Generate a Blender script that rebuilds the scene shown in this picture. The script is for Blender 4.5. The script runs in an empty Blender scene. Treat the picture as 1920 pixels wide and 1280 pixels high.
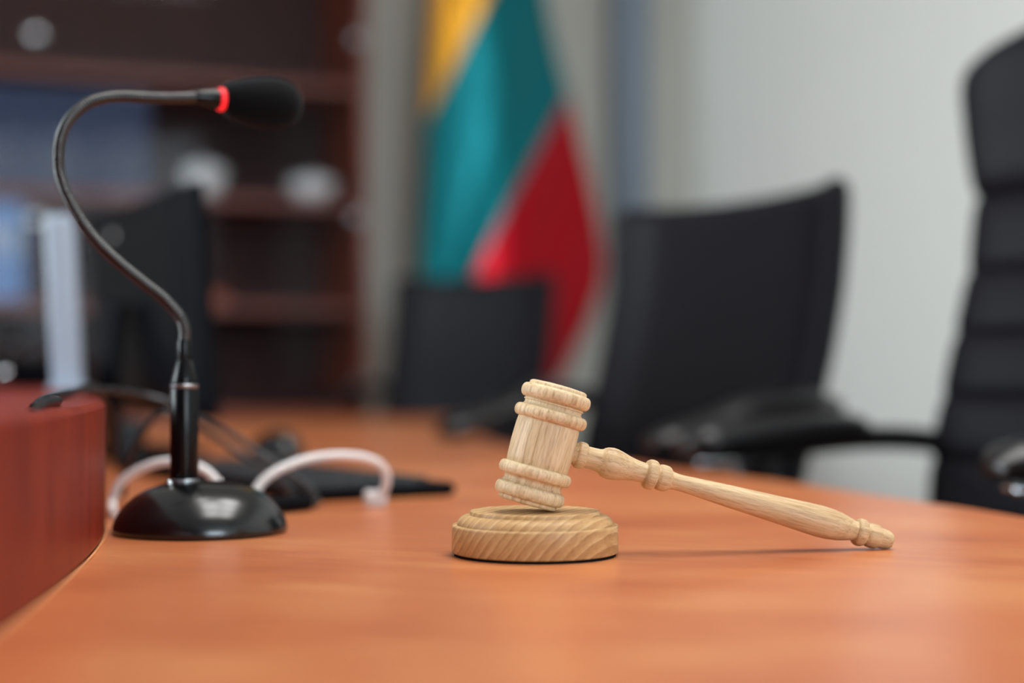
import bpy, bmesh, math, random
from mathutils import Vector, Matrix, Euler, noise

random.seed(7)
scn = bpy.context.scene
COL = scn.collection

# ------------------------------------------------------------------ camera, world, lights, exposure
DESK = 0.74                                    # height of the desk top (metres)
cam = bpy.data.cameras.new('camera')
cam.lens = 55.0
cam.sensor_width = 36.0
cam.sensor_fit = 'HORIZONTAL'
cam.shift_y = 58.0 / 1920.0
cam.clip_start = 0.02
cam.dof.use_dof = True
cam.dof.focus_distance = 0.945
cam.dof.aperture_fstop = 2.0
cam.dof.aperture_blades = 9
cam_o = bpy.data.objects.new('camera', cam)
COL.objects.link(cam_o)
cam_o.location = (0, 0, 0.85)
cam_o.rotation_euler = (math.radians(90), 0, 0)
scn.camera = cam_o

scn.view_settings.view_transform = 'Standard'
scn.view_settings.look = 'None'
scn.view_settings.gamma = 1.0
scn.view_settings.use_curve_mapping = False
scn.view_settings.exposure = 0.13

world = bpy.data.worlds.new('world')
scn.world = world
world.use_nodes = True
bg = world.node_tree.nodes['Background']
bg.inputs[0].default_value = (0.75, 0.87, 1.0, 1)
bg.inputs[1].default_value = 1.0

# the room is turned about 20 degrees to the camera: K = far corner, E1 runs along the back wall, E2 along the right wall
K = Vector((0.6113, 5.274, 0))
E1 = Vector((-0.9397, -0.3420, 0))
E2 = Vector((0.3420, -0.9397, 0))
ROOM_W, ROOM_L, ROOM_H = 5.4, 8.0, 2.9
ROOM_ROT = math.atan2(-E2.x, E2.y) + math.pi    # room frame: local x = -E1, local y = -E2


def room(a, b, z=0.0):
    """a metres left of the far corner along the back wall, b metres from the back wall towards the camera."""
    v = K + E1 * a + E2 * b
    return Vector((v.x, v.y, z))


def area_light(name, loc, look, sx, sy, power, color):
    l = bpy.data.lights.new(name, 'AREA')
    l.shape = 'RECTANGLE'
    l.size, l.size_y = sx, sy
    l.energy = power
    l.color = color
    o = bpy.data.objects.new(name, l)
    COL.objects.link(o)
    o.location = loc
    o.rotation_euler = Vector(look).to_track_quat('-Z', 'Y').to_euler()
    return o


# daylight through the window of the wall behind the camera and the one in the left wall
WIN = [(0.45, 2.25)]                           # along the rear wall
WINL = [(1.5, 3.7)]                            # along the left wall
WZ0, WZ1 = 0.95, 2.65
for a0, a1 in WIN:
    area_light('window_daylight', room((a0 + a1) / 2, ROOM_L + 0.10, (WZ0 + WZ1) / 2), -E2, a1 - a0, WZ1 - WZ0, 120, (0.80, 0.90, 1.0))
for b0, b1 in WINL:
    area_light('window_daylight', room(ROOM_W + 0.10, (b0 + b1) / 2, (WZ0 + WZ1) / 2), -E1, b1 - b0, WZ1 - WZ0, 185, (0.88, 0.95, 1.0))

# ------------------------------------------------------------------ helpers


def srgb(r, g, b):
    def f(c):
        c /= 255.0
        return c / 12.92 if c <= 0.04045 else ((c + 0.055) / 1.055) ** 2.4
    return (f(r), f(g), f(b), 1.0)


def new_mat(name):
    m = bpy.data.materials.new(name)
    m.use_nodes = True
    nt = m.node_tree
    return m, nt, nt.nodes['Principled BSDF']


def simple(name, col, rough=0.5, metal=0.0, spec=0.5, var=0.06, scale=30.0, bump=0.0, coat=0.0, sheen=0.0):
    """principled surface whose colour wanders slightly with a noise texture"""
    m, nt, p = new_mat(name)
    N, L = nt.nodes, nt.links
    tc = N.new('ShaderNodeTexCoord')
    nz = N.new('ShaderNodeTexNoise')
    nz.inputs['Scale'].default_value = scale
    nz.inputs['Detail'].default_value = 4
    L.new(tc.outputs['Object'], nz.inputs['Vector'])
    mx = N.new('ShaderNodeMix')
    mx.data_type = 'RGBA'
    L.new(nz.outputs['Fac'], mx.inputs['Factor'])
    mx.inputs['A'].default_value = tuple(c * (1 - var) for c in col[:3]) + (1,)
    mx.inputs['B'].default_value = tuple(min(1, c * (1 + var)) for c in col[:3]) + (1,)
    L.new(mx.outputs['Result'], p.inputs['Base Color'])
    p.inputs['Roughness'].default_value = rough
    p.inputs['Metallic'].default_value = metal
    p.inputs['Specular IOR Level'].default_value = spec
    p.inputs['Coat Weight'].default_value = coat
    p.inputs['Sheen Weight'].default_value = sheen
    if bump:
        b = N.new('ShaderNodeBump')
        b.inputs['Strength'].default_value = bump
        b.inputs['Distance'].default_value = 0.001
        L.new(nz.outputs['Fac'], b.inputs['Height'])
        L.new(b.outputs['Normal'], p.inputs['Normal'])
    return m


def wood(name, stops, stretch, scale=1.0, rough=0.5, ring=None, bump=0.08, fine=0.25, spec=0.4, rot=(0, 0, 0), big=0.0, coat=0.0, coat_rough=0.1):
    """grain: noise stretched along one axis of the object, optional growth rings, fine dark pores"""
    m, nt, p = new_mat(name)
    N, L = nt.nodes, nt.links
    tc = N.new('ShaderNodeTexCoord')
    mp = N.new('ShaderNodeMapping')
    mp.inputs['Scale'].default_value = stretch
    mp0 = N.new('ShaderNodeMapping')
    mp0.inputs['Rotation'].default_value = rot
    L.new(tc.outputs['Object'], mp0.inputs['Vector'])
    L.new(mp0.outputs['Vector'], mp.inputs['Vector'])
    nz = N.new('ShaderNodeTexNoise')
    nz.inputs['Scale'].default_value = scale
    nz.inputs['Detail'].default_value = 6
    nz.inputs['Roughness'].default_value = 0.6
    L.new(mp.outputs['Vector'], nz.inputs['Vector'])
    fac = nz.outputs['Fac']
    if ring:
        rs, rrot, dist = ring
        mp2 = N.new('ShaderNodeMapping')
        mp2.inputs['Rotation'].default_value = rrot
        L.new(tc.outputs['Object'], mp2.inputs['Vector'])
        wv = N.new('ShaderNodeTexWave')
        wv.bands_direction = 'X'
        wv.wave_profile = 'SAW'
        wv.inputs['Scale'].default_value = rs
        wv.inputs['Distortion'].default_value = dist
        wv.inputs['Detail'].default_value = 2
        wv.inputs['Detail Scale'].default_value = 0.6
        L.new(mp2.outputs['Vector'], wv.inputs['Vector'])
        mm = N.new('ShaderNodeMath')
        mm.operation = 'MULTIPLY_ADD'
        mm.inputs[1].default_value = 0.34
        L.new(wv.outputs['Fac'], mm.inputs[0])
        m3 = N.new('ShaderNodeMath')
        m3.operation = 'MULTIPLY'
        m3.inputs[1].default_value = 0.66
        L.new(fac, m3.inputs[0])
        L.new(m3.outputs[0], mm.inputs[2])
        fac = mm.outputs[0]
    if big:
        nb = N.new('ShaderNodeTexNoise')
        nb.inputs['Scale'].default_value = big
        nb.inputs['Detail'].default_value = 2
        L.new(tc.outputs['Object'], nb.inputs['Vector'])
        ma = N.new('ShaderNodeMath')
        ma.operation = 'MULTIPLY_ADD'
        ma.inputs[1].default_value = 0.6
        L.new(nb.outputs['Fac'], ma.inputs[0])
        m3 = N.new('ShaderNodeMath')
        m3.operation = 'MULTIPLY'
        m3.inputs[1].default_value = 0.4
        L.new(fac, m3.inputs[0])
        L.new(m3.outputs[0], ma.inputs[2])
        fac = ma.outputs[0]
    cr = N.new('ShaderNodeValToRGB')
    el = cr.color_ramp.elements
    while len(el) < len(stops):
        el.new(0.5)
    for e, (pos, col) in zip(el, stops):
        e.position = pos
        e.color = col
    L.new(fac, cr.inputs['Fac'])
    # fine pores
    mp3 = N.new('ShaderNodeMapping')
    mp3.inputs['Scale'].default_value = tuple(s * 5 for s in stretch)
    L.new(mp0.outputs['Vector'], mp3.inputs['Vector'])
    n3 = N.new('ShaderNodeTexNoise')
    n3.inputs['Scale'].default_value = scale
    n3.inputs['Detail'].default_value = 3
    L.new(mp3.outputs['Vector'], n3.inputs['Vector'])
    r3 = N.new('ShaderNodeValToRGB')
    r3.color_ramp.elements[0].position = 0.34
    r3.color_ramp.elements[0].color = (1 - fine, 1 - fine * 1.1, 1 - fine * 1.2, 1)
    r3.color_ramp.elements[1].position = 0.5
    r3.color_ramp.elements[1].color = (1, 1, 1, 1)
    L.new(n3.outputs['Fac'], r3.inputs['Fac'])
    mx = N.new('ShaderNodeMix')
    mx.data_type = 'RGBA'
    mx.blend_type = 'MULTIPLY'
    mx.inputs['Factor'].default_value = 1.0
    L.new(cr.outputs['Color'], mx.inputs['A'])
    L.new(r3.outputs['Color'], mx.inputs['B'])
    L.new(mx.outputs['Result'], p.inputs['Base Color'])
    p.inputs['Roughness'].default_value = rough
    p.inputs['Specular IOR Level'].default_value = spec
    p.inputs['Coat Weight'].default_value = coat
    p.inputs['Coat Roughness'].default_value = coat_rough
    if bump:
        b = N.new('ShaderNodeBump')
        b.inputs['Strength'].default_value = bump
        b.inputs['Distance'].default_value = 0.0006
        L.new(n3.outputs['Fac'], b.inputs['Height'])
        L.new(b.outputs['Normal'], p.inputs['Normal'])
    return m


def mesh_obj(name, verts, faces, mat, parent=None, smooth=True, subsurf=0, bevel=0.0, loc=None, rot=None, autosmooth=None):
    me = bpy.data.meshes.new(name)
    me.from_pydata([tuple(v) for v in verts], [], faces)
    bm = bmesh.new()
    bm.from_mesh(me)
    bmesh.ops.remove_doubles(bm, verts=bm.verts, dist=1e-6)
    bmesh.ops.recalc_face_normals(bm, faces=bm.faces)
    bm.to_mesh(me)
    bm.free()
    if smooth:
        me.polygons.foreach_set('use_smooth', [True] * len(me.polygons))
    if autosmooth:
        me.set_sharp_from_angle(angle=math.radians(autosmooth))
    me.materials.append(mat)
    o = bpy.data.objects.new(name, me)
    COL.objects.link(o)
    if parent is not None:
        o.parent = parent
    if loc is not None:
        o.location = loc
    if rot is not None:
        o.rotation_euler = rot
    if bevel:
        b = o.modifiers.new('bevel', 'BEVEL')
        b.width = bevel
        b.segments = 3
        b.limit_method = 'ANGLE'
        b.angle_limit = math.radians(40)
    if subsurf:
        s = o.modifiers.new('subsurf', 'SUBSURF')
        s.levels = s.render_levels = subsurf
    return o


def empty(name, loc, rotz=0.0, rot=None):
    o = bpy.data.objects.new(name, None)
    COL.objects.link(o)
    o.location = loc
    o.rotation_euler = rot if rot is not None else (0, 0, rotz)
    o.empty_display_size = 0.05
    return o


def tag(o, label, cat, group=None):
    o['label'] = label
    o['category'] = cat
    if group:
        o['group'] = group
    return o


def structure(o):
    o['kind'] = 'structure'
    return o


def box_vf(x0, x1, y0, y1, z0, z1):
    v = [(x0, y0, z0), (x1, y0, z0), (x1, y1, z0), (x0, y1, z0), (x0, y0, z1), (x1, y0, z1), (x1, y1, z1), (x0, y1, z1)]
    f = [(0, 3, 2, 1), (4, 5, 6, 7), (0, 1, 5, 4), (1, 2, 6, 5), (2, 3, 7, 6), (3, 0, 4, 7)]
    return v, f


def box(name, x0, x1, y0, y1, z0, z1, mat, parent=None, bevel=0.002, loc=None, rot=None):
    v, f = box_vf(x0, x1, y0, y1, z0, z1)
    return mesh_obj(name, v, f, mat, parent, smooth=bool(bevel), bevel=bevel, loc=loc, rot=rot, autosmooth=35 if bevel else None)


def lathe_vf(profile, seg=48):
    v, f = [], []
    n = len(profile)
    for i in range(seg):
        a = 2 * math.pi * i / seg
        for r, z in profile:
            v.append((r * math.cos(a), r * math.sin(a), z))
    for i in range(seg):
        j = (i + 1) % seg
        for k in range(n - 1):
            f.append((i * n + k, j * n + k, j * n + k + 1, i * n + k + 1))
    return v, f


def lathe(name, profile, mat, parent=None, seg=48, loc=None, rot=None, autosmooth=None):
    v, f = lathe_vf(profile, seg)
    return mesh_obj(name, v, f, mat, parent, True, loc=loc, rot=rot, autosmooth=autosmooth)


def catmull(pts, step):
    """resample a polyline smoothly"""
    P = [Vector(p) for p in pts]
    P = [P[0] * 2 - P[1]] + P + [P[-1] * 2 - P[-2]]
    out = []
    for i in range(1, len(P) - 2):
        n = max(1, int((P[i + 1] - P[i]).length / step))
        for k in range(n):
            t = k / n
            a, b, c, d = P[i - 1], P[i], P[i + 1], P[i + 2]
            out.append(0.5 * ((2 * b) + (c - a) * t + (2 * a - 5 * b + 4 * c - d) * t * t + (3 * b - a - 3 * c + d) * t ** 3))
    out.append(P[-2])
    return out


def tube_vf(P, radius, seg=12, flat=1.0, cap=True):
    """radius: number or function(index, n, arclength); flat scales the second axis"""
    v, f = [], []
    n = len(P)
    up = Vector((0, 0, 1))
    t0 = (P[1] - P[0]).normalized()
    nrm = (up - t0 * up.dot(t0))
    if nrm.length < 1e-3:
        nrm = Vector((1, 0, 0)) - t0 * t0.x
    nrm.normalize()
    s = 0.0
    for i in range(n):
        t = (P[min(i + 1, n - 1)] - P[max(i - 1, 0)]).normalized()
        nrm = (nrm - t * nrm.dot(t)).normalized()
        bi = t.cross(nrm)
        if i:
            s += (P[i] - P[i - 1]).length
        r = radius(i, n, s) if callable(radius) else radius
        for k in range(seg):
            a = 2 * math.pi * k / seg
            v.append(P[i] + nrm * (r * math.cos(a) * flat) + bi * (r * math.sin(a)))
    for i in range(n - 1):
        for k in range(seg):
            l = (k + 1) % seg
            f.append((i * seg + k, i * seg + l, (i + 1) * seg + l, (i + 1) * seg + k))
    if cap:
        f.append(tuple(range(seg)))
        f.append(tuple((n - 1) * seg + k for k in range(seg)))
    return v, f


def tube(name, pts, radius, mat, parent=None, seg=12, step=0.006, flat=1.0, loc=None, rot=None):
    v, f = tube_vf(catmull(pts, step), radius, seg, flat)
    return mesh_obj(name, v, f, mat, parent, True, loc=loc, rot=rot, autosmooth=60)


def prism_vf(poly, z0, z1):
    n = len(poly)
    v = [(x, y, z0) for x, y in poly] + [(x, y, z1) for x, y in poly]
    f = [tuple(range(n))[::-1], tuple(range(n, 2 * n))]
    for i in range(n):
        j = (i + 1) % n
        f.append((i, j, n + j, n + i))
    return v, f


def prism(name, poly, z0, z1, mat, parent=None, bevel=0.0):
    v, f = prism_vf(poly, z0, z1)
    return mesh_obj(name, v, f, mat, parent, True, bevel=bevel, autosmooth=35)


def slab(name, front, thick, nu, nv, mat, parent=None, sub=2):
    """closed cushion: front(u, v) gives (x, y, z) of the front face, u, v in 0..1; the body lies behind it (-y)"""
    v, f = [], []
    for s in (0, 1):
        for j in range(nv + 1):
            for i in range(nu + 1):
                x, y, z = front(i / nu, j / nv)
                if s:
                    y -= thick
                v.append((x, y, z))
    W = nu + 1
    H = (nu + 1) * (nv + 1)
    for j in range(nv):
        for i in range(nu):
            a = j * W + i
            f.append((a, a + 1, a + W + 1, a + W))
            f.append((H + a, H + a + W, H + a + W + 1, H + a + 1))
    for i in range(nu):
        f.append((i, H + i, H + i + 1, i + 1))
        a = nv * W + i
        f.append((a, a + 1, H + a + 1, H + a))
    for j in range(nv):
        a = j * W
        f.append((a, a + W, H + a + W, H + a))
        a = j * W + nu
        f.append((a, H + a, H + a + W, a + W))
    return mesh_obj(name, v, f, mat, parent, True, subsurf=sub)


def interp(tab, y):
    if y <= tab[0][0]:
        return tab[0][1]
    for (a, p_), (b, q_) in zip(tab, tab[1:]):
        if y <= b:
            return p_ + (q_ - p_) * (y - a) / (b - a)
    return tab[-1][1]



# ------------------------------------------------------------------ materials
M = {}
M['wall'] = simple('wall_paint', srgb(226, 227, 222), rough=0.85, var=0.02, scale=6, bump=0.05, spec=0.2)
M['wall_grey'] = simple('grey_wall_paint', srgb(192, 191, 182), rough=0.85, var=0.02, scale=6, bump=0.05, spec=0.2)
M['ceiling'] = simple('ceiling_paint', srgb(200, 200, 197), rough=0.9, var=0.02, scale=4, spec=0.2)
M['floor'] = wood('floor_laminate', [(0.3, srgb(84, 62, 48)), (0.7, srgb(108, 82, 62))], (1.2, 14, 14), 2.0, rough=0.45)
M['unseen_dark'] = wood('unseen_wall_dark', [(0.3, srgb(88, 50, 34)), (0.7, srgb(112, 66, 44))], (16, 16, 2), 1.5, rough=0.5)  # dark wood added on the unseen walls to cut bounce and raise contrast
M['trim'] = simple('trim_paint', srgb(190, 190, 186), rough=0.5, var=0.02)
M['grey_blue_strip'] = simple('grey_blue_paint', srgb(120, 132, 146), rough=0.5, var=0.03)
M['desk'] = wood('cherry_laminate', [(0.28, srgb(166, 86, 50)), (0.5, srgb(190, 110, 66)), (0.72, srgb(210, 142, 90))], (5, 22, 22), 2.2, rough=0.3, fine=0.06, bump=0.12, big=7.0, spec=0.5, rot=(0, 0, 0.35))
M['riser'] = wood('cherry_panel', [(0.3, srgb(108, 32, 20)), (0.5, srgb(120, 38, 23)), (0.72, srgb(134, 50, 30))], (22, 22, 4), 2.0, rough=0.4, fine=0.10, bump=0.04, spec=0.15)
M['edge'] = wood('edge_strip', [(0.3, srgb(196, 126, 80)), (0.7, srgb(216, 150, 102))], (5, 5, 20), 2.0, rough=0.4, fine=0.05)
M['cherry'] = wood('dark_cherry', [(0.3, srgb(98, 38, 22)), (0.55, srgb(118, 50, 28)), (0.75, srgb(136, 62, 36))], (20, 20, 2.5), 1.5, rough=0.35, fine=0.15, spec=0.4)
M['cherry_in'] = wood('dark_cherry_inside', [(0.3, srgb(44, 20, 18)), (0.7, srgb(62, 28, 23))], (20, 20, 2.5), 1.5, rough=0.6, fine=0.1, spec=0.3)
LIGHT = [(0.28, srgb(160, 124, 84)), (0.42, srgb(198, 166, 124)), (0.58, srgb(211, 182, 141)), (0.75, srgb(220, 194, 156))]
M['gavel'] = wood('turned_ash', [(0.28, srgb(168, 134, 94)), (0.42, srgb(208, 180, 140)), (0.58, srgb(221, 196, 157)), (0.75, srgb(230, 208, 172))], (230, 230, 11), 1.6, rough=0.5, fine=0.28, bump=0.3)
M['handle'] = wood('turned_ash_handle', LIGHT, (220, 220, 8), 1.6, rough=0.5, fine=0.26, bump=0.25)
M['block'] = wood('ash_block', [(0.25, srgb(162, 120, 74)), (0.45, srgb(184, 144, 96)), (0.62, srgb(198, 160, 110)), (0.78, srgb(214, 184, 140))], (260, 45, 45), 1.6,
                  rough=0.48, ring=(66.0, (0, math.radians(-42), math.radians(18)), 2.5), fine=0.16, bump=0.06, rot=(0, math.radians(-42), math.radians(18)))
M['felt'] = simple('black_felt', srgb(16, 16, 17), rough=0.95, spec=0.1, scale=400)
M['mic_black'] = simple('satin_black_paint', srgb(7, 8, 10), rough=0.22, spec=0.6, scale=60)
M['mic_stem'] = simple('gloss_black_tube', srgb(8, 8, 10), rough=0.25, spec=0.22)
M['rubber'] = simple('ribbed_black_tube', srgb(6, 7, 9), rough=0.22, spec=0.8)
M['foam'] = simple('black_foam', srgb(9, 10, 12), rough=0.95, spec=0.1, scale=900, bump=0.8, sheen=0.05, var=0.4)
M['chrome'] = simple('chrome', srgb(215, 218, 222), rough=0.12, metal=1.0, var=0.02)
M['steel'] = simple('brushed_steel', srgb(150, 154, 160), rough=0.34, metal=1.0, var=0.04)
M['cable_black'] = simple('black_cable', srgb(20, 22, 25), rough=0.3, spec=0.5)
M['cable_white'] = simple('white_cable', srgb(222, 218, 216), rough=0.42, spec=0.4)
M['plastic'] = simple('black_plastic', srgb(9, 11, 16), rough=0.45, spec=0.05, scale=200)
M['key'] = simple('dark_key_plastic', srgb(28, 32, 37), rough=0.38, spec=0.5)
M['white'] = simple('white_plastic', srgb(158, 172, 188), rough=0.4, var=0.02)
M['screen'] = simple('dark_screen', srgb(6, 7, 9), rough=0.1)
M['leather'] = simple('black_leather', srgb(26, 25, 29), rough=0.42, spec=0.07, scale=220, bump=0.15, var=0.15)
M['leather_dull'] = simple('dull_black_leather', srgb(12, 11, 13), rough=0.5, spec=0.15, scale=220, bump=0.15, var=0.15)
M['arm_plastic'] = simple('polished_black_plastic', srgb(13, 13, 16), rough=0.33, spec=0.45)
M['porcelain'] = simple('white_porcelain', srgb(222, 226, 230), rough=0.25, var=0.01)
M['binder'] = simple('lavender_binder', srgb(54, 66, 94), rough=0.6, spec=0.2, var=0.05)
M['binder_blue'] = simple('blue_binder', srgb(96, 140, 200), rough=0.5, var=0.04)
M['box_orange'] = simple('orange_brown_card', srgb(150, 70, 40), rough=0.6)

m, nt, p = new_mat('red_light')
p.inputs['Base Color'].default_value = (0.35, 0.005, 0.005, 1)
p.inputs['Emission Color'].default_value = (1.0, 0.02, 0.025, 1)
p.inputs['Emission Strength'].default_value = 1.0
M['red'] = m

m, nt, p = new_mat('lamp_diffuser')
p.inputs['Base Color'].default_value = (0.9, 0.9, 0.9, 1)
p.inputs['Emission Color'].default_value = (1.0, 0.98, 0.95, 1)
p.inputs['Emission Strength'].default_value = 10.0
M['lamp'] = m

m, nt, p = new_mat('cabinet_glass')
N, L = nt.nodes, nt.links
N.remove(p)
tr = N.new('ShaderNodeBsdfTransparent')
tr.inputs[0].default_value = (0.95, 0.95, 0.95, 1)
gl = N.new('ShaderNodeBsdfGlossy')
gl.inputs['Roughness'].default_value = 0.04
fr = N.new('ShaderNodeFresnel')
fr.inputs[0].default_value = 1.12
ms = N.new('ShaderNodeMixShader')
L.new(fr.outputs[0], ms.inputs[0])
L.new(tr.outputs[0], ms.inputs[1])
L.new(gl.outputs[0], ms.inputs[2])
L.new(ms.outputs[0], N['Material Output'].inputs[0])
M['glass'] = m

m, nt, p = new_mat('window_glass')
N, L = nt.nodes, nt.links
N.remove(p)
tr = N.new('ShaderNodeBsdfTransparent')
tr.inputs[0].default_value = (0.95, 0.97, 0.97, 1)
gl = N.new('ShaderNodeBsdfGlossy')
gl.inputs['Roughness'].default_value = 0.02
ms = N.new('ShaderNodeMixShader')
ms.inputs[0].default_value = 0.06
L.new(tr.outputs[0], ms.inputs[1])
L.new(gl.outputs[0], ms.inputs[2])
L.new(ms.outputs[0], N['Material Output'].inputs[0])
M['window_glass'] = m

# flag cloth: three stripes read from the cloth's own UV (across the stripes)
m, nt, p = new_mat('flag_cloth')
N, L = nt.nodes, nt.links
uv = N.new('ShaderNodeUVMap')
uv.uv_map = 'cloth'
sp = N.new('ShaderNodeSeparateXYZ')
L.new(uv.outputs[0], sp.inputs[0])
cr = N.new('ShaderNodeValToRGB')
cr.color_ramp.interpolation = 'CONSTANT'
el = cr.color_ramp.elements
el[0].position = 0.0
el[0].color = srgb(236, 168, 50)
el[1].position = 0.3333
el[1].color = srgb(12, 116, 124)
e = el.new(0.6667)
e.color = srgb(182, 12, 30)
L.new(sp.outputs[0], cr.inputs['Fac'])
nz = N.new('ShaderNodeTexNoise')
nz.inputs['Scale'].default_value = 400
mx = N.new('ShaderNodeMix')
mx.data_type = 'RGBA'
mx.blend_type = 'MULTIPLY'
mx.inputs['Factor'].default_value = 0.12
L.new(cr.outputs['Color'], mx.inputs['A'])
L.new(nz.outputs['Color'], mx.inputs['B'])
L.new(mx.outputs['Result'], p.inputs['Base Color'])
p.inputs['Roughness'].default_value = 0.36
p.inputs['Specular IOR Level'].default_value = 0.15
p.inputs['Metallic'].default_value = 0.5
M['flag'] = m

# ------------------------------------------------------------------ room shell


def room_box(name, a0, a1, b0, b1, z0, z1, mat, parent=None, bevel=0.0):
    """box given in room coordinates"""
    v = []
    for z in (z0, z1):
        for a, b in ((a0, b0), (a1, b0), (a1, b1), (a0, b1)):
            v.append(room(a, b, z))
    f = [(0, 3, 2, 1), (4, 5, 6, 7), (0, 1, 5, 4), (1, 2, 6, 5), (2, 3, 7, 6), (3, 0, 4, 7)]
    if parent is not None and parent.type == 'EMPTY':
        inv = parent.matrix_basis.inverted()
        v = [inv @ p for p in v]
    return mesh_obj(name, v, f, mat, parent, smooth=False, bevel=bevel)


T = 0.15
structure(room_box('floor', -T, ROOM_W + T, -T, ROOM_L + T, -0.12, 0.0, M['floor']))
structure(room_box('ceiling', -T, ROOM_W + T, -T, ROOM_L + T, ROOM_H, ROOM_H + 0.12, M['ceiling']))
structure(room_box('wall_back', -T, ROOM_W + T, -T, 0.0, 0.0, ROOM_H, M['wall_grey']))
structure(room_box('wall_right', -T, 0.0, 0.0, ROOM_L, 0.0, ROOM_H, M['wall']))


def pierced_wall(name, openings, length, place):
    """a wall with window openings, one mesh made of its piers, sills and lintels; place(u, w, z): u along, w into the thickness"""
    v, f, cells = [], [], []
    u = -T
    for a0, a1 in openings:
        cells += [(u, a0, 0, ROOM_H), (a0, a1, 0, WZ0), (a0, a1, WZ1, ROOM_H)]
        u = a1
    cells.append((u, length + T, 0, ROOM_H))
    for a0, a1, z0, z1 in cells:
        k = len(v)
        for z in (z0, z1):
            for a, w in ((a0, 0), (a1, 0), (a1, T), (a0, T)):
                v.append(place(a, w, z))
        f += [tuple(k + i for i in q) for q in ((0, 3, 2, 1), (4, 5, 6, 7), (0, 1, 5, 4), (1, 2, 6, 5), (2, 3, 7, 6), (3, 0, 4, 7))]
    structure(mesh_obj(name, v, f, M['unseen_dark'], None, smooth=False))


def window(n, a0, a1, place):
    w = structure(empty('window_%d' % n, place((a0 + a1) / 2, 0.04, WZ0)))

    def bar(name, u0, u1, w0, w1, z0, z1, mat):
        v = [place(a, q, z) - w.location for z in (z0, z1) for a, q in ((u0, w0), (u1, w0), (u1, w1), (u0, w1))]
        return mesh_obj(name, v, [(0, 3, 2, 1), (4, 5, 6, 7), (0, 1, 5, 4), (1, 2, 6, 5), (2, 3, 7, 6), (3, 0, 4, 7)], mat, w, smooth=False)
    mid_ = (a0 + a1) / 2
    for u0, u1 in ((a0, a0 + 0.06), (a1 - 0.06, a1), (mid_ - 0.035, mid_ + 0.035)):
        bar('stile', u0, u1, 0.02, 0.08, WZ0, WZ1, M['trim'])
    for z0 in (WZ0, WZ1 - 0.06):
        bar('rail', a0, a1, 0.02, 0.08, z0, z0 + 0.06, M['trim'])
    for u0, u1 in ((a0 + 0.06, mid_ - 0.035), (mid_ + 0.035, a1 - 0.06)):
        bar('pane', u0, u1, 0.047, 0.053, WZ0 + 0.06, WZ1 - 0.06, M['window_glass'])
    bar('sill', a0 - 0.05, a1 + 0.05, -0.12, 0.02, WZ0 - 0.03, WZ0, M['trim'])


def on_rear(u, w, z):
    return room(u, ROOM_L + w, z)


def on_left(u, w, z):
    return room(ROOM_W + w, u, z)


pierced_wall('wall_rear', WIN, ROOM_W, on_rear)
pierced_wall('wall_left', WINL, ROOM_L, on_left)
for i, (a0, a1) in enumerate(WIN):
    window(1 + i, a0, a1, on_rear)
for i, (a0, a1) in enumerate(WINL):
    window(2 + i, a0, a1, on_left)
structure(room_box('baseboard_back', 0.0, ROOM_W, 0.0, 0.015, 0.0, 0.09, M['trim']))
structure(room_box('baseboard_right', 0.0, 0.015, 0.015, ROOM_L, 0.0, 0.09, M['trim']))
structure(room_box('corner_strip', 0.195, 0.315, 0.0, 0.07, 0.0, ROOM_H, M['grey_blue_strip']))  # narrow grey-blue upright from floor to ceiling, beside the far corner

# ceiling lamps: square recessed panels
for a, b, s, sb in ((1.30, 4.40, 0.30, 0.30), (1.30, 3.79, 0.30, 0.30), (1.30, 3.18, 0.30, 0.30), (1.91, 4.40, 0.30, 0.30), (1.91, 3.79, 0.30, 0.30), (1.91, 3.18, 0.30, 0.30)):
    lp = empty('ceiling_lamp', room(a, b, ROOM_H))
    tag(lp, 'square white light panel of the bright ceiling cluster above the desk', 'ceiling light', 'ceiling light panels above the desk')
    room_box('diffuser', a - s + 0.03, a + s - 0.03, b - sb + 0.03, b + sb - 0.03, ROOM_H - 0.018, ROOM_H - 0.010, M['lamp'], lp)
    for q in ((a - s, a + s, b - sb, b - sb + 0.03), (a - s, a + s, b + sb - 0.03, b + sb), (a - s, a - s + 0.03, b - sb + 0.03, b + sb - 0.03), (a + s - 0.03, a + s, b - sb + 0.03, b + sb - 0.03)):
        room_box('frame_bar', q[0], q[1], q[2], q[3], ROOM_H - 0.03, ROOM_H, M['trim'], lp)

# ------------------------------------------------------------------ judge's desk
desk = empty('curved_desk', (0, 1.5, 0))
tag(desk, 'long curved orange-brown cherry wood desk with a raised ledge at left', 'desk')


def dl(pts):
    return [(x, y - 1.5) for x, y in pts]


right_edge = catmull([(0.46, -0.35, 0), (0.47, 0.3, 0), (0.445, 0.85, 0), (0.391, 1.195, 0), (0.352, 1.322, 0), (0.280, 1.558, 0), (0.168, 1.84, 0), (0.035, 2.22, 0), (-0.055, 2.70, 0), (-0.10, 3.25, 0), (-0.124, 3.80, 0)], 0.05)
top_poly = [(p.x, p.y) for p in right_edge] + [(-0.35, 3.83), (-0.95, 3.55), (-1.10, 3.2), (-1.02, 2.4), (-0.90, 1.4), (-0.78, 0.6), (-0.75, -0.35)]
prism('desk_top', dl(top_poly), DESK - 0.032, DESK, M['desk'], desk, bevel=0.003)
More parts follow.
